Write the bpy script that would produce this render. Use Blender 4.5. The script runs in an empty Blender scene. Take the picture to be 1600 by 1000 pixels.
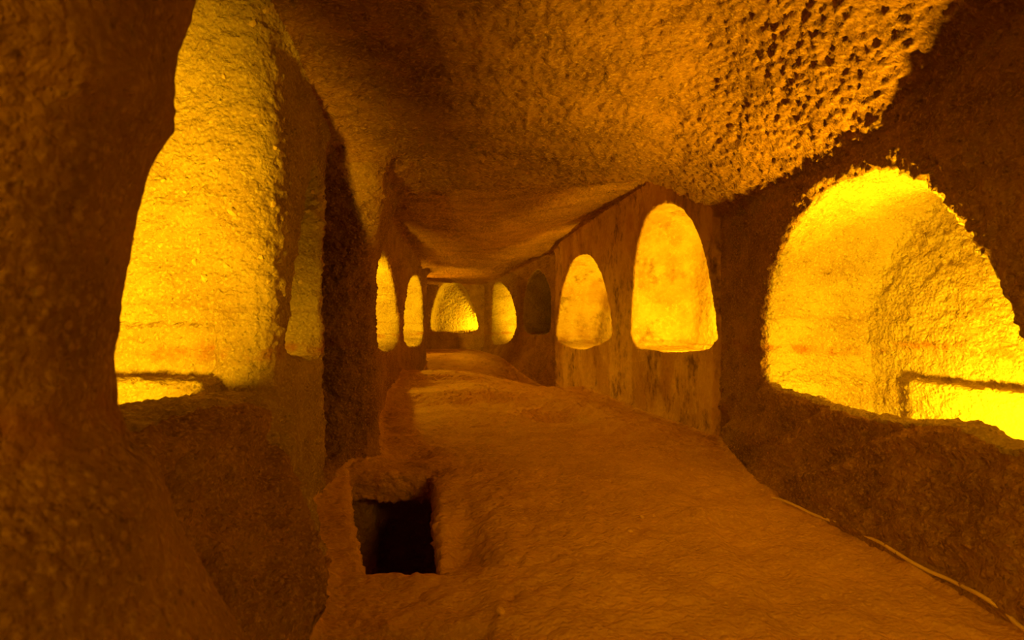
import bpy, math, random
import numpy as np
from mathutils import Vector, Matrix
from mathutils.bvhtree import BVHTree

S = bpy.context.scene
COL = S.collection
F32 = np.float32

# ------------------------------------------------------------------ camera
FPX = 820.0                     # focal length in pixels of the 1600 x 1000 frame
EYE = 1.05                      # lens height above the floor
VPU, VPV = 725.0, 512.0         # where the tunnel's axis (+y) meets the frame
YAW = math.atan((800 - VPU) / FPX)
PITCH = math.atan((VPV - 500) / math.hypot(FPX, 800 - VPU))
fwd = Vector((math.sin(YAW) * math.cos(PITCH), math.cos(YAW) * math.cos(PITCH), math.sin(PITCH)))
rgt = Vector((math.cos(YAW), -math.sin(YAW), 0))
upv = rgt.cross(fwd)
cd = bpy.data.cameras.new('camera')
cam = bpy.data.objects.new('camera', cd)
COL.objects.link(cam)
cam.matrix_world = Matrix((
    (rgt.x, upv.x, -fwd.x, 0), (rgt.y, upv.y, -fwd.y, 0), (rgt.z, upv.z, -fwd.z, EYE), (0, 0, 0, 1)))
cd.sensor_width = 36
cd.lens = 36 * FPX / 1600
cd.clip_start = 0.02
cd.clip_end = 60
cd.dof.use_dof = True
cd.dof.focus_distance = 5.0
cd.dof.aperture_fstop = 2.9
S.camera = cam

# ------------------------------------------------------------------ world, exposure
w = bpy.data.worlds.new('world')
S.world = w
w.use_nodes = True
w.node_tree.nodes['Background'].inputs[0].default_value = (0, 0, 0, 1)
w.node_tree.nodes['Background'].inputs[1].default_value = 0
vs = S.view_settings
vs.view_transform = 'Standard'
vs.look = 'None'
vs.exposure = 0.15
vs.gamma = 1
vs.use_curve_mapping = False
S.cycles.diffuse_bounces = 6
S.cycles.max_bounces = 8

# ------------------------------------------------------------------ lamps in the niches, and added fill lights
AMBER = (1.0, 0.53, 0.004)
EMBER = (1.0, 0.43, 0.003)        # redder tint of the added lights out of sight


def lamp(name, loc, aim, watts, angle=150, blend=0.6, size=0.06):
    l = bpy.data.lights.new(name, 'SPOT')
    l.energy = watts
    l.color = AMBER if name == 'niche_lamp_or_fill' else EMBER
    l.spot_size = math.radians(angle)
    l.spot_blend = blend
    l.shadow_soft_size = size
    o = bpy.data.objects.new(name, l)
    COL.objects.link(o)
    o.location = (loc[0], loc[1], loc[2] + EYE)
    d = Vector((aim[0] - loc[0], aim[1] - loc[1], aim[2] - loc[2]))
    o.rotation_euler = d.to_track_quat('-Z', 'Y').to_euler()
    return o


lamp('niche_lamp_or_fill', (2.37, 2.32, -0.55), (2.72, 2.85, 0.15), 215, 146, 0.25, 0.06)  # large niche on the near wall
lamp('niche_lamp_or_fill', (2.37, 2.32, -0.53), (2.0, 2.62, 1.06), 390, 80, 0.85, 0.05)   # added upward flood that brightens the gallery roof outside
lamp('niche_lamp_or_fill', (-1.43, 0.65, -0.34), (-1.70, 2.9, 0.20), 1250, 78, 0.95, 0.13) # tall niche, behind the near pillar
lamp('niche_lamp_or_fill', (-1.22, 3.12, 0.0), (-1.1, 3.6, 0.3), 10, 150)                # narrow slot niche
lamp('niche_lamp_or_fill', (2.56, 5.16, -0.12), (3.2, 6.3, 0.40), 190, 150, 0.4)         # first plastered niche
lamp('niche_lamp_or_fill', (2.32, 7.72, -0.14), (3.0, 8.9, 0.35), 240, 140, 0.4)         # second plastered niche
lamp('niche_lamp_or_fill', (1.66, 13.4, -0.25), (2.1, 14.6, 0.3), 280, 110)
lamp('niche_lamp_or_fill', (-1.40, 6.2, -0.1), (-1.9, 7.3, 0.4), 330, 100)
lamp('niche_lamp_or_fill', (-1.42, 9.5, -0.15), (-2.0, 12.0, 0.4), 400, 110)
lamp('niche_lamp_or_fill', (0.62, 15.75, 0.0), (-0.4, 16.2, 0.35), 150, 140)
# unseen fill lights, added round the bend and behind the camera
lamp('unseen_fill', (-1.7, 13.6, 0.0), (-0.6, 12.7, 1.4), 200, 70)
lamp('unseen_fill', (-1.2, 14.9, 0.7), (0.45, 8.5, -0.9), 170, 76, 0.5)
lamp('unseen_fill', (-0.95, -1.7, 0.35), (-1.15, 0.6, 0.5), 170, 62, 0.9)  # source behind left, implied by the lit side of the near pillar
lamp('unseen_fill', (1.0, -1.9, -0.6), (0.7, 0.0, 1.6), 30, 120)
lamp('unseen_fill', (1.65, -1.1, 0.9), (1.15, 3.3, -1.0), 75, 46, 0.9, 0.3)
lamp('unseen_fill', (1.75, -1.2, 0.5), (-0.85, 2.5, -0.7), 80, 40, 0.9, 0.3)
lamp('unseen_fill', (-0.75, -1.2, 0.7), (1.8, 2.6, -0.75), 210, 52, 0.9, 0.3)
lamp('niche_lamp_or_fill', (-1.6, 9.9, 0.65), (0.6, 8.2, -1.0), 130, 80, 0.6)            # added high fills in the two niches beyond the square pillar, brightening the floor
lamp('niche_lamp_or_fill', (-1.55, 7.1, 0.62), (0.8, 6.3, -1.0), 60, 80, 0.6)  # second added fill, for the nearer stretch of floor

# ------------------------------------------------------------------ helpers: rays through photograph pixels


def ray(u, v):
    d = fwd + rgt * ((u - 800) / FPX) + upv * ((500 - v) / FPX)
    return d / d.y


def on_line(u, v, a, b):
    """Point (x, y, z rel. eye) of pixel (u, v) on the upright plane through plan points a and b."""
    d = ray(u, v)
    ax, ay = a
    ex, ey = b[0] - a[0], b[1] - a[1]
    t = (ax * ey - ay * ex) / (d.x * ey - d.y * ex)
    return (d.x * t, d.y * t, d.z * t)


def outline(px, a, b, ends=False):
    pts = [on_line(u, v, a, b) for u, v in px]
    P = np.array([(p[0] if ends else p[1], p[2]) for p in pts])
    for _ in range(2):                                  # round the corners of the traced points
        n = np.roll(P, -1, 0)
        P = np.stack([P * 0.78 + n * 0.22, P * 0.22 + n * 0.78], 1).reshape(-1, 2)
    return P


# ------------------------------------------------------------------ noise
def _hash(ix, iy, iz, seed):
    h = (ix.astype(np.uint32) * np.uint32(374761393) + iy.astype(np.uint32) * np.uint32(668265263)
         + iz.astype(np.uint32) * np.uint32(2147483647) + np.uint32(seed * 974634777 & 0xffffffff))
    h = (h ^ (h >> np.uint32(13))) * np.uint32(1274126177)
    h = (h ^ (h >> np.uint32(16))) * np.uint32(2246822519)
    h = h ^ (h >> np.uint32(15))
    return h.astype(F32) / F32(4294967295.0)


def vnoise(P, scale, seed=0):
    q = P * F32(scale)
    i = np.floor(q).astype(np.int64)
    f = (q - i).astype(F32)
    f = f * f * (3 - 2 * f)
    out = 0
    for dx in (0, 1):
        wx = f[:, 0] if dx else 1 - f[:, 0]
        for dy in (0, 1):
            wy = f[:, 1] if dy else 1 - f[:, 1]
            for dz in (0, 1):
                wz = f[:, 2] if dz else 1 - f[:, 2]
                out = out + wx * wy * wz * _hash(i[:, 0] + dx, i[:, 1] + dy, i[:, 2] + dz, seed)
    return out * 2 - 1


def fbm(P, scale, octaves, gain=0.5, seed=0):
    a, s, t = 1.0, 0.0, 0.0
    for k in range(octaves):
        s = s + a * vnoise(P, scale, seed + k)
        t += a
        a *= gain
        scale *= 2.03
    return s / t


def worley(P, scale, seed=0):
    """Distance to the nearest cell point, and that cell's random number."""
    q = P * F32(scale)
    i = np.floor(q).astype(np.int64)
    best = np.full(len(P), 9.0, F32)
    rid = np.zeros(len(P), F32)
    for dx in (-1, 0, 1):
        for dy in (-1, 0, 1):
            for dz in (-1, 0, 1):
                c = i + np.array([dx, dy, dz])
                px = c[:, 0] + _hash(c[:, 0], c[:, 1], c[:, 2], seed)
                py = c[:, 1] + _hash(c[:, 0], c[:, 1], c[:, 2], seed + 1)
                pz = c[:, 2] + _hash(c[:, 0], c[:, 1], c[:, 2], seed + 2)
                d = np.sqrt((px - q[:, 0]) ** 2 + (py - q[:, 1]) ** 2 + (pz - q[:, 2]) ** 2).astype(F32)
                m = d < best
                best = np.where(m, d, best)
                rid = np.where(m, _hash(c[:, 0], c[:, 1], c[:, 2], seed + 3), rid)
    return best, rid


# ------------------------------------------------------------------ distance field of the dug-out space (z relative to the eye)
def smin(a, b, k):
    h = np.maximum(k - np.abs(a - b), 0) / k
    return np.minimum(a, b) - h * h * (k * 0.25)


def smax(a, b, k):
    h = np.maximum(k - np.abs(a - b), 0) / k
    return np.maximum(a, b) + h * h * (k * 0.25)


def sstep(a, b, x):
    t = np.clip((x - a) / (b - a), 0, 1)
    return t * t * (3 - 2 * t)


def gauss(x, y, cx, cy, sx, sy):
    return np.exp(-((x - cx) / sx) ** 2 - ((y - cy) / sy) ** 2)


def poly_sdf(y, z, P):
    y, z = np.broadcast_arrays(y, z)
    d = np.full(y.shape, 1e9, F32)
    s = np.ones(y.shape, F32)
    n = len(P)
    for i in range(n):
        a, b = P[i], P[i - 1]
        ex, ez = b[0] - a[0], b[1] - a[1]
        wx, wz = y - a[0], z - a[1]
        t = np.clip((wx * ex + wz * ez) / (ex * ex + ez * ez + 1e-12), 0, 1)
        bx, bz = wx - ex * t, wz - ez * t
        d = np.minimum(d, bx * bx + bz * bz)
        c1, c2, c3 = z >= a[1], z < b[1], ex * wz > ez * wx
        flip = (c1 & c2 & c3) | (~c1 & ~c2 & ~c3)
        s = np.where(flip, -s, s)
    return (np.sqrt(d) * s).astype(F32)


def box(x, y, z, lo, hi):
    d = np.maximum(lo[0] - x, x - hi[0])
    d = np.maximum(d, np.maximum(lo[1] - y, y - hi[1]))
    return np.maximum(d, np.maximum(lo[2] - z, z - hi[2]))


def floor_h(x, y):
    h = -EYE - 0.05 * (1 - sstep(-0.5, 0.8, x)) * (1 - sstep(4.5, 7, y))
    h = h + 0.09 * sstep(5.0, 9.0, y) - 0.30 * sstep(8.9, 9.25, y + 0.25 * np.abs(x)) + 0.44 * sstep(10.3, 14.0, y)
    # step up on the left beyond the squared pillar, and the worn shelf behind it
    h = h + 0.17 * sstep(6.9, 7.15, y - 0.25 * x) * (1 - sstep(0.0, 1.4, x))
    h = h + 0.10 * sstep(8.0, 8.2, y + 0.1 * x) * (1 - sstep(-0.5, 0.5, x)) * (1 - sstep(8.9, 9.4, y))
    # worn hollows
    h = h - 0.28 * gauss(x, y, 1.17, 6.25, 0.32, 0.38)
    h = h - 0.16 * gauss(x, y, -0.44, 4.72, 0.17, 0.16)
    h = h - 0.17 * sstep(0.16, 0.02, np.maximum(x - (-0.03), y - 1.80)) * sstep(-0.75, -0.55, x)
    # worn path edge on the right
    e = x - (1.08 + 0.22 * np.clip(y - 1.76, -1, 1.4))
    h = h - 0.035 * sstep(-0.02, 0.09, e) * (1 - sstep(3.2, 3.9, y))
    h = h + 0.06 * gauss(x, y, 1.45, 2.85, 0.22, 0.08)
    h = h + 0.05 * gauss(x, y, 1.9, 5.2, 0.5, 0.9)
    # chamfered long edge of the grave
    h = h - 0.10 * gauss(x, y, 0.0, 2.75, 0.11, 0.35)
    return h


def ceil_h(x, y):
    a = np.interp(y, [0, 2.8, 3.7, 4.6], [1.80, 1.72, 1.36, 1.25]).astype(F32)
    b = np.interp(y, [0, 1.5, 2.0, 2.6, 4.4], [1.3, 1.16, 1.09, 1.0, 0.97]).astype(F32)
    near = a + (b - a) * sstep(0.9 + 0.14 * np.clip(y, 0, 4.4), 2.35, x) - 0.13 * sstep(-0.2, -0.8, x) * sstep(3.4, 4.2, y)
    far = 1.50 + 0.26 * sstep(0.2, 2.2, x) - 0.018 * np.maximum(y - 5.5, 0) - 0.06 * sstep(8, 13, y)
    far = far - 0.10 * sstep(10.2, 10.7, y + 0.3 * x) + 0.10 * sstep(10.95, 11.3, y + 0.2 * x)
    e = y - (4.35 + (2.3 - x) * 0.12)
    t = sstep(-0.05, 0.35 + 0.7 * (1 - sstep(0.6, 2.0, x)), e)
    return near + (far - near) * t


NEAR_X = 2.15
PLA, PLB = (2.33, 4.72), (1.776, 10.2)


def right_x(y, z):
    b = np.interp(y, [-3, 1.0, 2.6, 3.6, 4.5, 4.66, 4.70, 4.74, 10.16, 10.24, 10.8, 12.6, 13.1, 14.6, 15.6],
                  [1.9, 2.05, 2.15, 2.2, 2.36, 2.40, 2.39, 2.33, 1.78, 1.85, 1.79, 1.43, 1.29, 0.80, 0.5]).astype(F32)
    bank = np.interp(y, [-3, 1, 3.4, 4.4, 4.7, 10.3, 10.9, 13, 14.6], [0.04, 0.06, 0.17, 0.05, 0.0, 0.0, 0.12, 0.3, 0.3]).astype(F32)
    return b - bank * sstep(-0.40, -1.1, z)


def left_x(y, z):
    b = np.interp(y, [-3, 2.6, 3.0, 3.6, 6.0, 8.0, 8.9, 12.55, 12.7, 15.6],
                  [-1.15, -1.06, -1.0, -0.95, -1.0, -1.02, -1.0, -0.88, -2.4, -2.6]).astype(F32)
    bank = np.interp(y, [-3, 1.9, 2.5, 3.3], [0.5, 0.5, 0.42, 0.0]).astype(F32)
    return b + bank * (0.42 * sstep(-0.27, -0.40, z) + 0.58 * sstep(-0.48, -1.08, z))


# openings, traced on the wall planes they are cut in
N = {}
N['near_right'] = outline([(1185, 600), (1182, 545), (1186, 500), (1196, 440), (1215, 385), (1245, 335), (1290, 295), (1340, 276), (1395, 267), (1440, 285),
                           (1480, 320), (1530, 385), (1570, 445), (1600, 500), (1640, 580), (1700, 700), (1600, 702), (1550, 686), (1510, 660),
                           (1430, 657), (1370, 652), (1300, 637), (1240, 615)], (NEAR_X, 0), (NEAR_X, 9))
N['plaster_a'] = outline([(985, 543), (987, 470), (992, 400), (1005, 345), (1023, 324), (1045, 317), (1065, 325), (1085, 352), (1100, 400),
                          (1110, 450), (1114, 500), (1115, 545), (1055, 552), (1030, 549)], PLA, PLB)
N['plaster_b'] = outline([(868, 531), (872, 490), (880, 445), (893, 408), (910, 397), (925, 402), (940, 432), (950, 470), (955, 510), (955, 528),
                          (930, 540), (908, 547), (885, 541)], PLA, PLB)
R3A, R3B = (1.79, 10.8), (1.43, 12.6)
N['dark'] = outline([(816, 523), (817, 470), (824, 437), (839, 418), (852, 432), (860, 465), (861, 500), (858, 522)], R3A, R3B)
R4A, R4B = (1.29, 13.1), (0.80, 14.6)
N['far_right'] = outline([(767, 538), (768, 490), (770, 446), (778, 440), (792, 450), (803, 478), (806, 505), (803, 522), (790, 538)], R4A, R4B)
N['end'] = outline([(672, 518), (676, 480), (690, 443), (708, 437), (725, 448), (740, 480), (748, 505), (747, 517), (715, 521), (700, 518)],
                   (-1, 15.3), (1, 15.3), ends=True)
N['far_left_a'] = outline([(582, 546), (584, 440), (588, 404), (596, 392), (604, 398), (613, 430), (620, 470), (623, 510), (620, 548)], (-1.0, 6), (-1.02, 9))
N['far_left_b'] = outline([(629, 542), (632, 480), (639, 440), (650, 430), (659, 438), (663, 470), (664, 540)], (-1.0, 8.8), (-0.86, 12.2))
N['slot'] = outline([(489, 262), (470, 380), (457, 480), (450, 550), (478, 556), (506, 556), (507, 400), (500, 262)], (-1.0, 3.0), (-0.95, 3.6))
N['tall'] = np.array([(0.45, -0.26), (0.40, 0.4), (0.5, 1.1), (0.9, 1.6), (2.2, 1.72), (2.76, 1.72), (2.86, 1.2), (2.88, 0.3), (2.86, -0.33), (2.2, -0.30)])

PIT = np.array([(-0.44, 2.47), (-0.11, 2.42), (-0.16, 3.1), (-0.24, 4.08), (-0.86, 4.10), (-0.68, 3.3)])

# the near pillar: its radius from the outline it shows against the lit niche
PC = (-1.0, 0.95)
_prof = []
for u_, v_ in [(315, -60), (300, 0), (272, 80), (270, 185), (234, 243), (214, 330), (192, 450), (179, 560), (182, 640), (206, 695), (250, 750), (284, 850), (345, 960), (430, 1100)]:
    r_ = ray(u_, v_)
    L_ = math.hypot(r_.x, 1.0)
    _prof.append((r_.z / L_ * 1.25, abs(PC[0] * 1.0 / L_ - PC[1] * r_.x / L_)))
_prof.sort()
PZ = [p[0] for p in _prof]
PR = [p[1] for p in _prof]

niches = {}


def niche_air(name, x, y, z):
    P = N[name]
    if name == 'near_right':
        d = smax(poly_sdf(y, z, P), smax(1.8 - x, x - 3.0, 0.22), 0.12)
        ch = box(x, y, z, (2.28, 0.95, -0.80), (3.0, 3.62, -0.15))
        ch = smax(ch, poly_sdf(y, z, P) - 0.30, 0.05)
        d = smin(d, ch, 0.06)
        bench = smax(smax(2.895 + 0.12 * sstep(3.15, 3.42, y) - x, z + 0.345, 0.03), y - 3.42, 0.05)      # bench along the back
        bench = np.maximum(bench, 1.0 - y)
        return smax(d, -bench, 0.025)
    if name == 'tall':
        d = smax(poly_sdf(y, z, P), smax(-2.15 - x, x + 0.75, 0.1), 0.28)
        ch = box(x, y, z, (-2.2, 0.42, -0.85), (-1.32, 2.95, 0.0))
        d = smin(d, ch, 0.06)
        bench = smax(smax(2.66 - y, z + 0.255, 0.04), x + 1.25, 0.05)
        return smax(d, -bench, 0.03)
    if name == 'slot':
        s = 0
        return smax(poly_sdf(y - s, z, P), smax(-1.42 - x, x + 0.8, 0.1), 0.05)
    if name in ('plaster_a', 'plaster_b'):
        xs = 2.33 - 0.1011 * (y - 4.72)
        dep = 0.80
        p = poly_sdf(y, z, P)
        d = smax(p, smax(xs - 0.3 - x, x - (xs + dep), 0.1), 0.16)
        led = box(x, y, z, (0, 0, -9), (9, 99, 9)) * 0 + smax(z + 0.21, (xs + dep - 0.10) - x, 0.02)
        return smax(d, -led, 0.02)
    if name == 'dark':
        xs = 1.79 - 0.2 * (y - 10.8)
        return smax(poly_sdf(y, z, P), smax(xs - 0.4 - x, x - (xs + 2.2), 0.1), 0.1)
    if name == 'far_right':
        xs = 1.29 - 0.327 * (y - 13.1)
        return smax(poly_sdf(y, z, P), smax(xs - 0.5 - x, x - (xs + 0.75), 0.1), 0.12)
    if name == 'end':
        d = smax(poly_sdf(x, z, P), smax(15.0 - y, y - 16.2, 0.1), 0.18)
        d = smin(d, box(x, y, z, (0.2, 15.5, -0.12), (0.8, 16.1, 0.4)), 0.08)
        lump = smax(smax(15.75 - y, z + 0.10 - 0.10 * x, 0.02), -0.62 - x, 0.05)
        return smax(d, -lump, 0.03)
    if name == 'far_left_a':
        return smax(poly_sdf(y, z, P), smax(-1.75 - x, x + 0.6, 0.1), 0.14)
    if name == 'far_left_b':
        xs = -1.0 + 0.0412 * (y - 8.8)
        return smax(poly_sdf(y, z, P), smax(xs - 0.75 - x, x - (xs + 0.3), 0.1), 0.12)


ORDER = ['near_right', 'plaster_a', 'plaster_b', 'dark', 'far_right', 'end', 'far_left_a', 'far_left_b', 'slot', 'tall']
NB = {}
for k_ in ORDER:
    a0, a1 = N[k_].min(0), N[k_].max(0)
    pad = 0.45
    if k_ == 'end':
        NB[k_] = (a0[0] - pad, a1[0] + pad, 14.6, 16.6)
    elif k_ in ('slot', 'tall', 'far_left_a', 'far_left_b'):
        NB[k_] = (-2.6, -0.3, a0[0] - pad - (0.0), a1[0] + pad + 0.2)
    else:
        NB[k_] = (0.2, 4.0, a0[0] - pad, a1[0] + pad)


def pit_air(x, y, z):
    p = poly_sdf(x, y, PIT)
    shaft = smax(p, np.maximum(-2.15 - z, z + 0.6), 0.05)
    vault = smax(box(x, y, z, (-1.15, 2.6, -2.15), (0.15, 4.95, -1.33)), -9 + 0 * x, 0.05)      # guessed undercut beyond the far edge, keeping the pit black
    return smin(shaft, vault, 0.05)


def recess_air(x, y, z):
    return smax(box(x, y, z, (-2.3, 3.72, -1.02), (-0.6, 4.36, 9)), z - 1.20, 0.15)


def pillar_near(x, y, z):
    zz, _ = np.broadcast_arrays(z, x)
    r = np.interp(zz, PZ, PR).astype(F32)
    return np.sqrt((x - PC[0]) ** 2 + (y - PC[1]) ** 2) - r


def pillar_square(x, y, z):
    lean = -0.72 - 0.04 * sstep(-0.6, 0.2, z) + 0.18 * sstep(0.5, 1.15, z) - 0.19 * np.maximum(y - 4.5, 0)
    return smax(smax(x - lean, np.maximum(-1.7 - x, -9), 0.1), smax(4.38 - 0.55 * sstep(0.4, 1.2, z) - y, y - 6.05, 0.1), 0.16)


def parts_of(x, y, z):
    fl = floor_h(x, y) - z
    ce = z - ceil_h(x, y)
    le = left_x(y, z) - x
    ri = x - right_x(y, z)
    en = np.maximum(y - 15.3, -2.2 - y) + 0 * x
    return fl, ce, le, ri, en


def air(x, y, z):
    fl, ce, le, ri, en = parts_of(x, y, z)
    side = np.maximum(np.maximum(le, ri), en)
    d = smax(smax(side, ce, 0.14), fl, 0.10)
    X, Y = x.ravel(), y.ravel()
    for k in ORDER:
        x0, x1, y0, y1 = NB[k]
        i0, i1 = np.searchsorted(X, (x0, x1))
        j0, j1 = np.searchsorted(Y, (y0, y1))
        if i1 - i0 < 2 or j1 - j0 < 2:
            continue
        sub = d[i0:i1, j0:j1]
        n = niche_air(k, x[i0:i1], y[:, j0:j1], z)
        d[i0:i1, j0:j1] = smin(sub, n, 0.07 if k not in ('tall', 'plaster_a', 'plaster_b') else (0.12 if k == 'tall' else 0.03))

    def local(f, x0, x1, y0, y1, op):
        i0, i1 = np.searchsorted(X, (x0, x1))
        j0, j1 = np.searchsorted(Y, (y0, y1))
        if i1 - i0 < 2 or j1 - j0 < 2:
            return
        d[i0:i1, j0:j1] = op(d[i0:i1, j0:j1], f(x[i0:i1], y[:, j0:j1], z))
    local(recess_air, -2.6, 0.0, 3.2, 4.7, lambda a, b: smin(a, b, 0.06))
    local(pit_air, -1.5, 0.5, 2.0, 5.2, lambda a, b: smin(a, b, 0.07))
    local(pillar_square, -2.2, 0.0, 3.8, 6.6, lambda a, b: smax(a, -b, 0.16))
    local(pillar_near, -2.4, 0.3, 0.0, 2.2, lambda a, b: smax(a, -b, 0.10))
    return d


# ------------------------------------------------------------------ surface of the field (surface nets on a graded grid)
def graded(a, b, h0, h1):
    out = [a]
    while out[-1] < b:
        t = (out[-1] - a) / (b - a)
        out.append(out[-1] + h0 + (h1 - h0) * t)
    return out


H = 0.014
gx = np.arange(-2.75, 3.90, H, dtype=np.float64).astype(F32)
gz = np.arange(-2.25, 2.0, H, dtype=np.float64).astype(F32)
ys = graded(-2.35, 0.30, 0.09, 0.03)[:-1] + graded(0.30, 5.2, 0.016, 0.015)[:-1] + graded(5.2, 16.45, 0.016, 0.05)
gy = np.array(sorted(set(ys)), dtype=F32)

verts_all, quads_all = [], []
Vbase = 0
nx, ny, nz = len(gx), len(gy), len(gz)
carry_idx = None
CH = 60
j = 0
EDGES = [(0, 1, 0), (2, 3, 0), (4, 5, 0), (6, 7, 0), (0, 2, 1), (1, 3, 1), (4, 6, 1), (5, 7, 1), (0, 4, 2), (1, 5, 2), (2, 6, 2), (3, 7, 2)]
while j < ny - 1:
    # samples j .. j2, cells j .. j2-1; one extra sample layer before for quads that straddle chunks is carried by index
    j2 = min(j + CH, ny - 1)
    d = air(gx[:, None, None], gy[None, j:j2 + 1, None], gz[None, None, :]).astype(F32)
    s = d < 0
    cnt = np.zeros((nx - 1, j2 - j, nz - 1), np.uint8)
    for dx in (0, 1):
        for dy in (0, 1):
            for dz in (0, 1):
                cnt += s[dx:nx - 1 + dx, dy:j2 - j + dy, dz:nz - 1 + dz]
    act = (cnt > 0) & (cnt < 8)
    ai, aj, ak = np.nonzero(act)
    idx = np.full(act.shape, -1, np.int32)
    idx[ai, aj, ak] = np.arange(len(ai), dtype=np.int32) + Vbase
    vals = [d[ai + (c & 1), aj + (c >> 1 & 1), ak + (c >> 2 & 1)] for c in range(8)]
    acc = np.zeros((len(ai), 3), F32)
    num = np.zeros(len(ai), F32)
    for a, b, ax in EDGES:
        va, vb = vals[a], vals[b]
        m = (va < 0) != (vb < 0)
        t = np.where(m, va / (va - vb + 1e-20), 0)
        p = np.empty((len(ai), 3), F32)
        for q, sh in enumerate((0, 1, 2)):
            base = F32((a >> q) & 1)
            p[:, q] = base + (t if q == ax else 0)
        acc += np.where(m[:, None], p, 0)
        num += m
    acc /= num[:, None]
    V = np.empty((len(ai), 3), F32)
    V[:, 0] = gx[ai] + acc[:, 0] * (gx[ai + 1] - gx[ai])
    jj = aj + j
    V[:, 1] = gy[jj] + acc[:, 1] * (gy[jj + 1] - gy[jj])
    V[:, 2] = gz[ak] + acc[:, 2] * (gz[ak + 1] - gz[ak])
    verts_all.append(V)
    # prepend last layer of cells of the previous chunk
    if carry_idx is None:
        full = np.concatenate([np.full((nx - 1, 1, nz - 1), -1, np.int32), idx], 1)
    else:
        full = np.concatenate([carry_idx, idx], 1)

    def emit(q, flip):
        ok = (q >= 0).all(1)
        q, flip = q[ok], flip[ok]
        q[flip] = q[flip][:, ::-1]
        quads_all.append(q)
    jl = j2 - j
    # edges along x: sample (i..i+1, jy, kz); neighbours cells (i, jy-1..jy, kz-1..kz); here full has a one-cell offset in y
    a = s[:-1, :jl, 1:-1]
    b = s[1:, :jl, 1:-1]
    i_, y_, k_ = np.nonzero(a != b)
    q = np.stack([full[i_, y_, k_], full[i_, y_ + 1, k_], full[i_, y_ + 1, k_ + 1], full[i_, y_, k_ + 1]], 1)
    emit(q, a[i_, y_, k_])
    # edges along y
    a = s[1:-1, :jl, 1:-1]
    b = s[1:-1, 1:jl + 1, 1:-1]
    i_, y_, k_ = np.nonzero(a != b)
    q = np.stack([full[i_, y_ + 1, k_], full[i_ + 1, y_ + 1, k_], full[i_ + 1, y_ + 1, k_ + 1], full[i_, y_ + 1, k_ + 1]], 1)
    emit(q, ~a[i_, y_, k_])
    # edges along z
    a = s[1:-1, :jl, :-1]
    b = s[1:-1, :jl, 1:]
    i_, y_, k_ = np.nonzero(a != b)
    q = np.stack([full[i_, y_, k_], full[i_ + 1, y_, k_], full[i_ + 1, y_ + 1, k_], full[i_, y_ + 1, k_]], 1)
    emit(q, a[i_, y_, k_])
    carry_idx = idx[:, -1:, :].copy()
    Vbase += len(ai)
    j = j2
V = np.concatenate(verts_all)
Q = np.concatenate(quads_all)
del verts_all, quads_all, d, s, cnt, act, idx, full
print('surface', len(V), 'verts', len(Q), 'quads')


def point_air(k, P):
    return niche_air(k, P[:, 0], P[:, 1], P[:, 2])


def vnormals(V, Q):
    n = np.cross(V[Q[:, 2]] - V[Q[:, 0]], V[Q[:, 3]] - V[Q[:, 1]])
    out = np.zeros_like(V)
    for c in range(4):
        for ax in range(3):
            out[:, ax] += np.bincount(Q[:, c], weights=n[:, ax], minlength=len(V)).astype(F32)
    return out / np.maximum(np.linalg.norm(out, axis=1, keepdims=True), 1e-12), n


NV, NQ = vnormals(V, Q)

# ------------------------------------------------------------------ which piece each bit of the surface belongs to
LAB = ['floor', 'ceiling', 'wall_left', 'wall_right', 'wall_far', 'plaster', 'pillar_near', 'pillar_mid', 'pillar_square', 'pit', 'passage'] + ORDER
LID = {k: i for i, k in enumerate(LAB)}


def classify(P):
    x, y, z = P[:, 0], P[:, 1], P[:, 2]
    fl, ce, le, ri, en = parts_of(x, y, z)
    t = np.stack([fl, ce, le, ri, en])
    lab = np.array([LID['floor'], LID['ceiling'], LID['wall_left'], LID['wall_right'], LID['wall_far']])[np.argmax(t, 0)]
    corr = smax(smax(np.maximum(np.maximum(le, ri), en), ce, 0.14), fl, 0.10)
    isr = lab == LID['wall_right']
    lab[isr & (y > 4.70) & (y < 10.22)] = LID['plaster']
    isl = lab == LID['wall_left']
    lab[isl & (y > 2.55) & (y < 3.66)] = LID['pillar_mid']
    lab[(pillar_square(x, y, z) < 0.05) & (corr < 0.05) & (ce < -0.10) & (fl < -0.05)] = LID['pillar_square']
    lab[(pillar_near(x, y, z) < 0.05)] = LID['pillar_near']
    m = (corr > 0.012) & (recess_air(x, y, z) < 0.03) & (x < -0.9) & (y > 3.4) & (y < 4.7)
    lab[m & (lab != LID['pillar_square'])] = LID['passage']
    m = (corr > 0.02) & (pit_air(x, y, z) < 0.02) & (z < -EYE)
    lab[m] = LID['pit']
    for k in ORDER:
        b = NB[k]
        s_ = np.nonzero((x > b[0]) & (x < b[1]) & (y > b[2]) & (y < b[3]) & (corr > 0.015))[0]
        if len(s_) == 0:
            continue
        inside = point_air(k, P[s_]) < 0.03
        ss = s_[inside]
        lab[ss] = LID[k]
        if k == 'tall':           # its far cheek is the flank of the pillar between the niches
            q = P[ss]
            mm = (q[:, 0] > -1.42 + 0.1 * vnoise(q, 2.0, 5)) & (q[:, 1] > 2.3) & (q[:, 2] > -0.36)
            lab[ss[mm]] = LID['pillar_mid']
    return lab


LV = classify(V)

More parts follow.
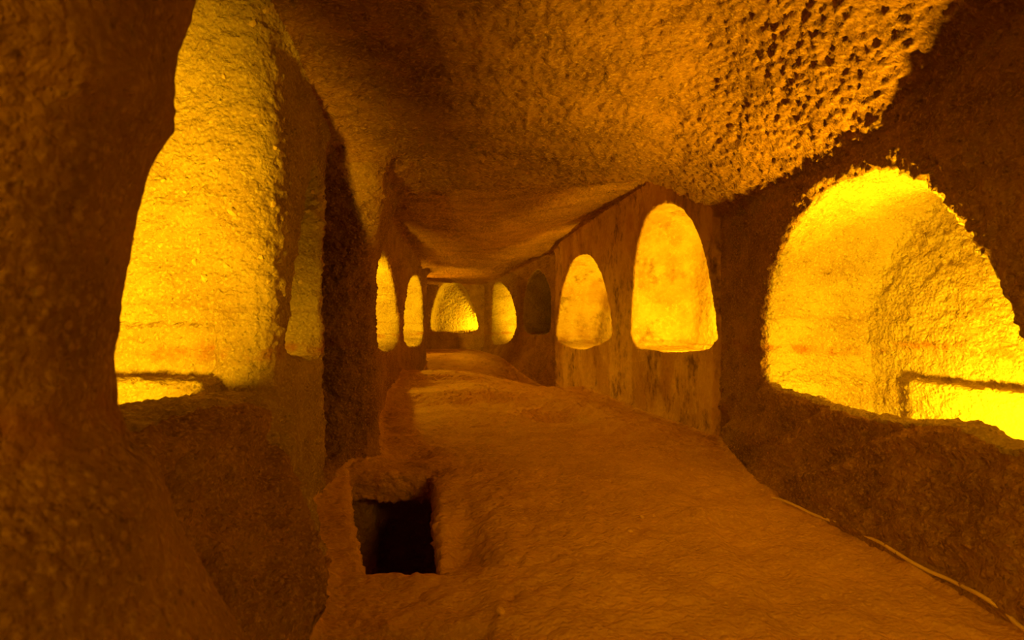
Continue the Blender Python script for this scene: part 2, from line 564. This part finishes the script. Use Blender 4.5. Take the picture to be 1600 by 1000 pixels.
# ------------------------------------------------------------------ relief
AMP = np.ones(len(V), F32)
rough = np.full(len(V), 0.030, F32)
rough[LV == LID['ceiling']] = 0.036
rough[LV == LID['floor']] = 0.009
rough[LV == LID['plaster']] = 0.011
for k in ('plaster_a', 'plaster_b'):
    rough[LV == LID[k]] = 0.010
for k in ('near_right', 'tall', 'slot'):
    rough[LV == LID[k]] = 0.024
rough[LV == LID['pillar_mid']] = 0.022
rough[LV == LID['pillar_near']] = 0.022
for k in ('far_right', 'end', 'far_left_a', 'far_left_b', 'dark'):
    rough[LV == LID[k]] = 0.026
for it in range(6):              # soften steps of roughness between pieces
    m = rough[Q].mean(1)
    acc = np.bincount(Q.ravel(), weights=np.repeat(m, 4), minlength=len(V))
    cn = np.bincount(Q.ravel(), minlength=len(V))
    rough = (acc / np.maximum(cn, 1)).astype(F32)
W0 = V.copy()
Wst = W0 * np.array([1, 1, 1.6], F32)
low = fbm(W0, 1.3, 3, 0.5, 11)
mid = fbm(Wst, 7.0, 3, 0.55, 21)
hi = fbm(W0, 28.0, 2, 0.6, 31)
wd, wr = worley(W0, 30.0, 41)
peb = np.clip(0.55 - wd, 0, 1) * (wr > 0.35)
wd2, wr2 = worley(Wst, 11.0, 51)
hole = np.clip(0.42 - wd2, 0, 1) * (wr2 > 0.90)
isflo = LV == LID['floor']
rr = rough / 0.022
inn = np.isin(LV, [LID[k] for k in ORDER])
pn = LV == LID['pillar_near']
wd3, wr3 = worley(Wst, 21.0, 61)
hole3 = np.clip(0.42 - wd3, 0, 1) * (wr3 > 0.86)
flo = fbm(W0, 5.0, 4, 0.6, 71)
along = np.stack([W0[:, 1] * 0.45 + W0[:, 2] * 0.9, (W0[:, 1] * 0.9 - W0[:, 2] * 0.45) * 0.16, W0[:, 0] * 0.5], 1).astype(F32)
alongl = np.stack([W0[:, 1] * 0.75 - W0[:, 2] * 0.6, (W0[:, 1] * 0.6 + W0[:, 2] * 0.75) * 0.2, W0[:, 0] * 0.5], 1).astype(F32)
ridge = fbm(along, 7.5, 3, 0.5, 81) * (LV == LID['wall_right']) * sstep(-0.38, -0.55, W0[:, 2]) * (W0[:, 1] < 4.7)
ridge = ridge + 1.7 * fbm(alongl, 6.5, 3, 0.5, 85) * np.isin(LV, [LID['wall_left'], LID['pillar_mid']]) * sstep(-0.34, -0.5, W0[:, 2]) * sstep(3.1, 2.7, W0[:, 1])
smooth_side = np.where(pn, 1 - 0.85 * sstep(0.25, 0.65, NV[:, 0] * (1 if NV[LV == LID['floor'], 2].mean() > 0 else -1)), 1.0).astype(F32)   # its flank towards the gallery is worn smooth
rr = rr * smooth_side
rough = rough * np.maximum(smooth_side, 0.3)
holeamp = np.where(isflo, 0.010, np.where(inn, 0.022, np.where(pn, 0.045, 0.050)))
disp = 0.022 * low * np.where(isflo, 0.6, np.minimum(rr, 1.0))
wd4, wr4 = worley(Wst + 0.05 * np.stack([mid, hi, low], 1), 27.0, 91)
chunk = np.clip(0.62 - wd4, 0, 1) * (wr4 - 0.15)
disp += rr * np.where(isflo, 0.0, np.where(inn, 0.014, np.where(pn, 0.040, 0.020))) * chunk
disp += rough * (0.60 * mid + 0.65 * hi) + rr * np.where(isflo, 0.002, np.where(pn, 0.030, 0.024)) * peb - rr * holeamp * (hole + 0.7 * hole3)
disp += np.where(isflo, 0.036 * flo + 0.008 * hi, 0) + 0.10 * ridge
V = V - NV * disp[:, None] * -1.0
NV, NQ = vnormals(V, Q)

FC = V[Q].mean(1)
LF = LV[Q]
# majority of the four corners (ties: the first)
eq = (LF[:, :, None] == LF[:, None, :]).sum(2)
LF = LF[np.arange(len(LF)), eq.argmax(1)]
nrmz = NQ[:, 2] / np.maximum(np.linalg.norm(NQ, axis=1), 1e-12)

WV = V.copy()
WV[:, 2] += EYE
cave_bvh = BVHTree.FromPolygons([tuple(p) for p in WV.tolist()], Q.tolist())

# ------------------------------------------------------------------ materials
MATS = {}


def nd(t, typ, **kw):
    n = t.nodes.new(typ)
    for k, v in kw.items():
        setattr(n, k, v)
    return n


def rock_mat(name, base, dark, pale, strata=0.0, stain=0.0, grain=60.0, bump=0.35, bump_scale=45.0, rough=0.9, stretch=(1, 1, 1), pebbles=0.5, blotch=0.0):
    m = bpy.data.materials.new(name)
    m.use_nodes = True
    t = m.node_tree
    L = t.links.new
    bs = t.nodes['Principled BSDF']
    bs.inputs['Roughness'].default_value = rough
    bs.inputs['Specular IOR Level'].default_value = 0.15
    geo = nd(t, 'ShaderNodeNewGeometry')
    mp = nd(t, 'ShaderNodeMapping')
    mp.inputs['Scale'].default_value = stretch
    L(geo.outputs['Position'], mp.inputs['Vector'])

    def noise(scale, detail=6, rough_=0.6, vec=None):
        n = nd(t, 'ShaderNodeTexNoise')
        n.inputs['Scale'].default_value = scale
        n.inputs['Detail'].default_value = detail
        n.inputs['Roughness'].default_value = rough_
        L(vec or mp.outputs[0], n.inputs['Vector'])
        return n.outputs['Fac']

    def ramp(fac, p0, p1, c0=(0, 0, 0, 1), c1=(1, 1, 1, 1)):
        r = nd(t, 'ShaderNodeValToRGB')
        r.color_ramp.elements[0].position = p0
        r.color_ramp.elements[1].position = p1
        r.color_ramp.elements[0].color = c0
        r.color_ramp.elements[1].color = c1
        L(fac, r.inputs[0])
        return r.outputs[0]

    def mix(fac, a, b, blend='MIX'):
        x = nd(t, 'ShaderNodeMix', data_type='RGBA', blend_type=blend)
        if isinstance(fac, float):
            x.inputs[0].default_value = fac
        else:
            L(fac, x.inputs[0])
        for s_, v_ in ((6, a), (7, b)):
            if isinstance(v_, tuple):
                x.inputs[s_].default_value = (*v_, 1)
            else:
                L(v_, x.inputs[s_])
        return x.outputs[2]

    def math_(op, a, b=None):
        x = nd(t, 'ShaderNodeMath', operation=op)
        for s_, v_ in ((0, a), (1, b)):
            if v_ is None:
                continue
            if isinstance(v_, (int, float)):
                x.inputs[s_].default_value = v_
            else:
                L(v_, x.inputs[s_])
        return x.outputs[0]

    c = mix(ramp(noise(3.2, 5), 0.38, 0.66), base, dark)
    c = mix(ramp(noise(grain, 3, 0.7), 0.50, 0.72), c, pale)
    vo = nd(t, 'ShaderNodeTexVoronoi', feature='F1')
    vo.inputs['Scale'].default_value = grain * 0.75
    L(mp.outputs[0], vo.inputs['Vector'])
    sep = nd(t, 'ShaderNodeSeparateColor')
    L(vo.outputs['Color'], sep.inputs[0])
    if pebbles:
        isp = math_('MULTIPLY', ramp(sep.outputs[0], 0.72, 0.78), ramp(vo.outputs['Distance'], 0.30, 0.42, (1, 1, 1, 1), (0, 0, 0, 1)))
        c = mix(math_('MULTIPLY', isp, pebbles), c, tuple(min(1, q * 1.12) for q in pale))
        isd = math_('MULTIPLY', ramp(sep.outputs[1], 0.86, 0.90), ramp(vo.outputs['Distance'], 0.22, 0.36, (1, 1, 1, 1), (0, 0, 0, 1)))
        c = mix(math_('MULTIPLY', isd, pebbles * 0.9), c, tuple(q * 0.35 for q in dark))
    if strata:
        sx = nd(t, 'ShaderNodeSeparateXYZ')
        L(geo.outputs['Position'], sx.inputs[0])
        wob = math_('MULTIPLY', math_('SUBTRACT', noise(2.6, 4, vec=geo.outputs['Position']), 0.5), 0.22)
        zz = math_('ADD', sx.outputs[2], wob)
        # reddish soil layer and a thin dark seam, running level through the rock
        band = ramp(math_('ABSOLUTE', math_('SUBTRACT', zz, EYE - 0.145)), 0.018, 0.055, (1, 1, 1, 1), (0, 0, 0, 1))
        brk = ramp(noise(7.0, 6, 0.7, vec=geo.outputs['Position']), 0.42, 0.62)
        c = mix(math_('MULTIPLY', math_('MULTIPLY', band, brk), strata), c, (0.36, 0.13, 0.05))
        seam = ramp(math_('ABSOLUTE', math_('SUBTRACT', zz, EYE + 0.095)), 0.004, 0.018, (1, 1, 1, 1), (0, 0, 0, 1))
        c = mix(math_('MULTIPLY', seam, strata * 0.3), c, (0.20, 0.09, 0.035))
    if stain:
        s1 = ramp(noise(2.6, 7, 0.70), 0.50, 0.60)
        s2 = ramp(noise(11.0, 5, 0.6), 0.40, 0.60)
        c = mix(math_('MULTIPLY', math_('MULTIPLY', s1, s2), stain), c, (0.085, 0.032, 0.012))
    if blotch:
        c = mix(math_('MULTIPLY', ramp(noise(1.7, 6, 0.6), 0.50, 0.60), blotch), c, (0.30, 0.13, 0.05))
    L(c, bs.inputs['Base Color'])
    hgt = math_('ADD', math_('MULTIPLY', noise(bump_scale, 5, 0.72), 0.7), math_('MULTIPLY', ramp(vo.outputs['Distance'], 0.0, 0.75, (1, 1, 1, 1), (0, 0, 0, 1)), 0.35 * (1 if pebbles else 0.3)))
    pit = ramp(noise(bump_scale * 0.45, 3, 0.6), 0.30, 0.44)
    hgt = math_('ADD', hgt, math_('MULTIPLY', pit, 0.25))
    bp = nd(t, 'ShaderNodeBump')
    bp.inputs['Strength'].default_value = bump
    bp.inputs['Distance'].default_value = 0.028
    L(hgt, bp.inputs['Height'])
    L(bp.outputs[0], bs.inputs['Normal'])
    MATS[name] = m
    return m


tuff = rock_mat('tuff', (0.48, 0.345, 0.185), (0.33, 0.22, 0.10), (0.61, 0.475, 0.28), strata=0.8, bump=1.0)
tuff_dark = rock_mat('gallery_tuff', (0.42, 0.235, 0.10), (0.26, 0.135, 0.05), (0.56, 0.35, 0.17), strata=0.5, bump=1.0)  # darker, redder tone of the tuff outside the niches
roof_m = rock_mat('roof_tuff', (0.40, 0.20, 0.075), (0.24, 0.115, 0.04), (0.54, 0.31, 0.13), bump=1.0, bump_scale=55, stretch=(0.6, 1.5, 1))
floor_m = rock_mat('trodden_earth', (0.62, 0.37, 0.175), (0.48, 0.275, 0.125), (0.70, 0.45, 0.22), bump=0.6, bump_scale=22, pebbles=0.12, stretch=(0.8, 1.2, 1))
plast_m = rock_mat('old_plaster', (0.60, 0.38, 0.19), (0.46, 0.27, 0.12), (0.66, 0.44, 0.23), stain=0.8, blotch=0.5, bump=0.5, bump_scale=20, pebbles=0, stretch=(1, 1, 0.6), grain=25)
plast_in = rock_mat('pale_plaster', (0.58, 0.44, 0.25), (0.44, 0.29, 0.14), (0.66, 0.52, 0.31), stain=0.6, blotch=0.35, bump=0.5, bump_scale=18, pebbles=0, grain=25)
niche_m = rock_mat('niche_tuff', (0.50, 0.39, 0.22), (0.36, 0.25, 0.13), (0.62, 0.50, 0.32), strata=0.8, bump=1.0)
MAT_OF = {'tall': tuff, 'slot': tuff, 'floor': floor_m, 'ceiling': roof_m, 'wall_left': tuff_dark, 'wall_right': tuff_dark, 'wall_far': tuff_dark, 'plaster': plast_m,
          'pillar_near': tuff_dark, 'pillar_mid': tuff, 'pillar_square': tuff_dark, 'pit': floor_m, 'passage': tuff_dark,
          'plaster_a': plast_in, 'plaster_b': plast_in}


# ------------------------------------------------------------------ objects
def link_mesh(name, faces, mat, parent=None, origin=None):
    ids = np.unique(Q[faces])
    remap = np.zeros(len(WV), np.int32)
    remap[ids] = np.arange(len(ids))
    q = remap[Q[faces]]
    v = WV[ids]
    if origin is None:
        origin = np.array([v[:, 0].mean(), v[:, 1].mean(), v[:, 2].min()], F32)
    v = v - origin
    me = bpy.data.meshes.new(name)
    me.vertices.add(len(v))
    me.vertices.foreach_set('co', v.ravel())
    me.loops.add(len(q) * 4)
    me.loops.foreach_set('vertex_index', q.ravel().astype(np.int32))
    me.polygons.add(len(q))
    me.polygons.foreach_set('loop_start', np.arange(0, len(q) * 4, 4, dtype=np.int32))
    me.polygons.foreach_set('use_smooth', np.ones(len(q), bool))
    me.update()
    me.normals_split_custom_set_from_vertices(NV[ids].tolist())
    me.materials.append(mat)
    o = bpy.data.objects.new(name, me)
    COL.objects.link(o)
    if parent is not None:
        o.parent = parent
        o.location = origin - np.array(parent.location, F32)
    else:
        o.location = origin
    return o, origin


def tag(o, label=None, cat=None, group=None, kind=None):
    for k, v in (('label', label), ('category', cat), ('group', group), ('kind', kind)):
        if v:
            o[k] = v
    return o


def faces_of(*keys):
    m = np.zeros(len(LF), bool)
    for k in keys:
        m |= LF == LID[k]
    return m


STRUCT = [('floor', 'floor', 'trodden earth floor of the gallery with worn hollows and low steps'),
          ('ceiling', 'ceiling', 'rough pitted rock ceiling hanging over the whole gallery'),
          ('wall_left', 'wall_left', None), ('wall_right', 'wall_right', None), ('wall_far', 'wall_far', None),
          ('plaster', 'wall_plaster', None)]
for key, name, lab in STRUCT:
    f = faces_of(key)
    if f.any():
        o, _ = link_mesh(name, np.nonzero(f)[0], MAT_OF[key])
        tag(o, lab, None, None, 'structure')

PIL = [('pillar_near', 'rock_pillar', 'massive blurred rock pillar nearest the camera with flared base, beside the tall lit niche'),
       ('pillar_mid', 'rock_pillar', 'pebbly rock pillar between the tall lit niche and the narrow slot niche'),
       ('pillar_square', 'rock_pillar', 'dark shadowed rock pillar standing just behind the open floor grave')]
PILLAR = {}
for key, name, lab in PIL:
    o, _ = link_mesh(name, np.nonzero(faces_of(key))[0], MAT_OF[key])
    PILLAR[key] = o
    tag(o, lab, 'pillar', 'pillars left standing in the rock', 'thing')

o, _ = link_mesh('floor_grave', np.nonzero(faces_of('pit'))[0], MAT_OF['pit'])
tag(o, 'open black rectangular grave pit cut into the earth floor', 'grave', None, 'thing')
if faces_of('passage').any():
    o, _ = link_mesh('side_passage', np.nonzero(faces_of('passage'))[0], MAT_OF['passage'])
    tag(o, 'dark unlit side opening between the slot niche and the dark pillar', 'passage', None, 'thing')

NICHE = [('near_right', 'large rough arched niche, brightest and widest, with a white-hot corner and a bench inside', True),
         ('plaster_a', 'tall smooth arched niche in the plastered wall, larger of the two there', True),
         ('plaster_b', 'smaller arched niche in the plastered wall, next to its far edge', True),
         ('dark', 'unlit black arched niche between the plastered wall and a glowing niche', True),
         ('far_right', 'slim glowing arched niche just beside the unlit black niche', True),
         ('end', 'glowing arched niche in the end wall facing down the gallery', True),
         ('far_left_a', 'glowing narrow niche half hidden behind the dark pillar by the grave', True),
         ('far_left_b', 'round-topped glowing niche seen edge-on beside the end wall gap', True),
         ('slot', 'narrow dim slot niche with slanting side between two pillars', True),
         ('tall', 'tall glowing niche behind the blurred near pillar with a bright bench', True)]
def niche_depth(key):
    """How far each face lies behind the plane its niche is cut into, measured back from the rear wall."""
    x, y, z = FC[:, 0], FC[:, 1], FC[:, 2]
    if key in ('plaster_a', 'plaster_b'):
        return 0.80 - (x - (2.33 - 0.1011 * (y - 4.72)))
    if key == 'dark':
        return 2.2 - (x - (1.79 - 0.2 * (y - 10.8)))
    if key == 'far_right':
        return 0.75 - (x - (1.29 - 0.327 * (y - 13.1)))
    if key == 'far_left_b':
        return 0.75 - ((-1.0 + 0.0412 * (y - 8.8)) - x)
    return {'near_right': 3.0 - x, 'end': 16.2 - y, 'far_left_a': x + 1.75, 'slot': x + 1.42, 'tall': x + 2.15}[key]


for key, lab, _x in NICHE:
    f = faces_of(key)
    mat = MAT_OF.get(key, niche_m)
    lo = f & (nrmz > 0.55) & (FC[:, 2] < 0.15)
    bench = np.zeros_like(f)
    if key == 'near_right':
        bench = f & (FC[:, 0] > 2.83) & (FC[:, 2] < -0.33) & (FC[:, 2] > -0.74)
    if key == 'tall':
        bench = f & (FC[:, 1] > 2.58) & (FC[:, 2] < -0.24) & (FC[:, 2] > -0.78) & (FC[:, 0] < -1.2)
    lo &= ~bench
    back = f & ~lo & ~bench & (niche_depth(key) < 0.13)
    vault = f & ~lo & ~bench & ~back
    ids = np.nonzero(f)[0]
    root = bpy.data.objects.new('burial_niche', None)
    COL.objects.link(root)
    p = FC[ids]
    root.location = (float(p[:, 0].mean()), float(p[:, 1].mean()), float(p[:, 2].min()) + EYE)
    root.empty_display_size = 0.1
    tag(root, lab, 'niche', 'arched burial niches', 'thing')
    for nm, msk in (('vault', vault), ('back_wall', back), ('sill', lo), ('bench', bench)):
        if msk.sum() > 30:
            link_mesh(nm, np.nonzero(msk)[0], mat, parent=root)


# ------------------------------------------------------------------ things lying on the floor
def drop(u, v):
    d = fwd + rgt * ((u - 800) / FPX) + upv * ((500 - v) / FPX)
    hit = cave_bvh.ray_cast(Vector((0, 0, EYE)), d.normalized())
    return hit[0], hit[1]


def tube(name, pts, r, mat, seg=8):
    # smooth the path, then sweep a ring along it
    P = []
    n = len(pts)
    for i in range(n - 1):
        p0, p1, p2, p3 = pts[max(i - 1, 0)], pts[i], pts[i + 1], pts[min(i + 2, n - 1)]
        for k in range(3):
            t = k / 3
            P.append(0.5 * ((2 * p1) + (p2 - p0) * t + (2 * p0 - 5 * p1 + 4 * p2 - p3) * t * t + (3 * p1 - p0 - 3 * p2 + p3) * t ** 3))
    P.append(pts[-1])
    vs_, fs = [], []
    for i, p in enumerate(P):
        tdir = (P[min(i + 1, len(P) - 1)] - P[max(i - 1, 0)]).normalized()
        a = tdir.cross(Vector((0, 0, 1))).normalized()
        b = a.cross(tdir)
        for k in range(seg):
            an = 2 * math.pi * k / seg
            vs_.append(p + a * (r * math.cos(an)) + b * (r * math.sin(an)))
    for i in range(len(P) - 1):
        for k in range(seg):
            k2 = (k + 1) % seg
            fs.append((i * seg + k, i * seg + k2, (i + 1) * seg + k2, (i + 1) * seg + k))
    fs.append(tuple(range(seg - 1, -1, -1)))
    fs.append(tuple((len(P) - 1) * seg + k for k in range(seg)))
    org = P[len(P) // 2].copy()
    me = bpy.data.meshes.new(name)
    me.from_pydata([tuple(v - org) for v in vs_], [], fs)
    me.polygons.foreach_set('use_smooth', [True] * len(fs))
    me.materials.append(mat)
    o = bpy.data.objects.new(name, me)
    o.location = org
    COL.objects.link(o)
    return o


cable_m = bpy.data.materials.new('dusty_cable')
cable_m.use_nodes = True
t_ = cable_m.node_tree
n_ = t_.nodes.new('ShaderNodeTexNoise')
n_.inputs['Scale'].default_value = 40
r_ = t_.nodes.new('ShaderNodeValToRGB')
r_.color_ramp.elements[0].color = (0.70, 0.50, 0.30, 1)
r_.color_ramp.elements[1].color = (0.82, 0.62, 0.40, 1)
t_.links.new(n_.outputs['Fac'], r_.inputs[0])
t_.links.new(r_.outputs[0], t_.nodes['Principled BSDF'].inputs['Base Color'])
t_.nodes['Principled BSDF'].inputs['Roughness'].default_value = 0.6

cpx = [(1205, 776, -0.02), (1222, 782, 0.002), (1240, 790, 0.006), (1290, 812, 0.006), (1330, 832, 0.006), (1358, 841, 0.003), (1366, 843, -0.008), (1378, 850, -0.016),
       (1389, 856, -0.004), (1398, 864, 0.005), (1425, 883, 0.006), (1480, 908, 0.006), (1538, 933, 0.006), (1568, 957, 0.006), (1600, 986, 0.006), (1630, 1010, 0.006)]
cp = []
for (u0, v0, e0), (u1, v1, e1) in zip(cpx[:-1], cpx[1:]):
    k_n = max(1, round(math.hypot(u1 - u0, v1 - v0) / 11))
    for k in range(k_n):
        f_ = k / k_n
        h, nrm = drop(u0 + (u1 - u0) * f_, v0 + (v1 - v0) * f_)
        e_ = e0 + (e1 - e0) * f_
        cp.append(h + (nrm if nrm.z > 0 else -nrm) * (e_ + 0.007))
for _ in range(2):
    cp = [cp[0]] + [cp[k] * 0.5 + (cp[k - 1] + cp[k + 1]) * 0.25 for k in range(1, len(cp) - 1)] + [cp[-1]]
cable = tube('cable', cp, 0.0085, cable_m)
tag(cable, 'pale dusty electric cable snaking along the foot of the near wall', 'cable', None, 'thing')

stone_m = rock_mat('loose_stone', (0.78, 0.52, 0.28), (0.66, 0.42, 0.21), (0.84, 0.60, 0.34), bump=0.05, pebbles=0)


def stone(u, v, size, flat, seed, label):
    rng = random.Random(seed)
    h, nrm = drop(u, v)
    import bmesh
    bm = bmesh.new()
    bmesh.ops.create_icosphere(bm, subdivisions=2, radius=1)
    ax = [Vector((rng.uniform(-1, 1), rng.uniform(-1, 1), rng.uniform(-1, 1))).normalized() for _ in range(7)]
    cut = [rng.uniform(0.6, 0.9) for _ in ax]
    for v_ in bm.verts:
        for a_, c_ in zip(ax, cut):
            e_ = v_.co.dot(a_)
            if e_ > c_:
                v_.co -= a_ * (e_ - c_)
        v_.co = Vector((v_.co.x * size, v_.co.y * size * 0.7, v_.co.z * size * flat))
    me = bpy.data.meshes.new('stone')
    bm.to_mesh(me)
    bm.free()
    me.materials.append(stone_m)
    o = bpy.data.objects.new('stone', me)
    COL.objects.link(o)
    o.location = h + Vector((0, 0, size * flat * 0.45))
    o.rotation_euler = (rng.uniform(-0.15, 0.15), rng.uniform(-0.15, 0.15), rng.uniform(0, 6))
    tag(o, label, 'stone', 'loose stones on the floor', 'thing')
    return o


stone(783, 957, 0.026, 0.45, 1, 'pale flat stone chip lying in the dark hollow at the near edge of the floor')
stone(1003, 809, 0.016, 0.6, 2, 'small pale stone on the path, upper of three close together')
stone(1022, 807, 0.014, 0.6, 3, 'small stone on the path nearest the crusty rock ledge')
stone(985, 831, 0.015, 0.5, 4, 'small stone on the path, lowest of three close together')
stone(524, 744, 0.028, 0.7, 5, 'pale stone on the slope between the floor grave and the slot niche wall')
stone(985, 662, 0.025, 0.5, 6, 'little stone lying at the foot of the plastered wall')

# pale pebbles standing proud of the lit flank of the pillar between the niches
import bmesh
bm_ = bmesh.new()
bmesh.ops.create_icosphere(bm_, subdivisions=1, radius=1)
rg = random.Random(9)
for v_ in bm_.verts:
    v_.co *= rg.uniform(0.75, 1.1)
peb_me = bpy.data.meshes.new('embedded_stone')
bm_.to_mesh(peb_me)
bm_.free()
peb_m = rock_mat('pale_pebble', (0.60, 0.43, 0.25), (0.48, 0.32, 0.17), (0.70, 0.54, 0.34), bump=0.05, pebbles=0)
peb_me.materials.append(peb_m)
host = PILLAR['pillar_mid']
spots = [(364, 332, 9), (427, 318, 7), (353, 415, 6), (320, 436, 7), (304, 410, 6), (252, 383, 6), (311, 392, 5), (430, 231, 5), (255, 282, 5), (394, 37, 7), (416, 16, 7),
         (340, 250, 4), (290, 300, 4), (381, 270, 5), (408, 402, 5), (372, 365, 5), (282, 455, 5), (398, 180, 5), (350, 120, 5), (330, 190, 4), (420, 440, 5), (481, 330, 5), (488, 300, 5), (470, 440, 5)]
for u_, v_, px_ in spots:
    h, nrm = drop(u_, v_)
    if h is None:
        continue
    r_ = px_ / FPX * h.y
    o = bpy.data.objects.new('embedded_stone', peb_me)
    COL.objects.link(o)
    o.parent = host
    o.location = h - Vector(host.location)
    o.rotation_euler = (rg.uniform(0, 6), rg.uniform(0, 6), rg.uniform(0, 6))
    o.scale = (r_ * 1.15, r_ * 0.85, r_ * 0.8)
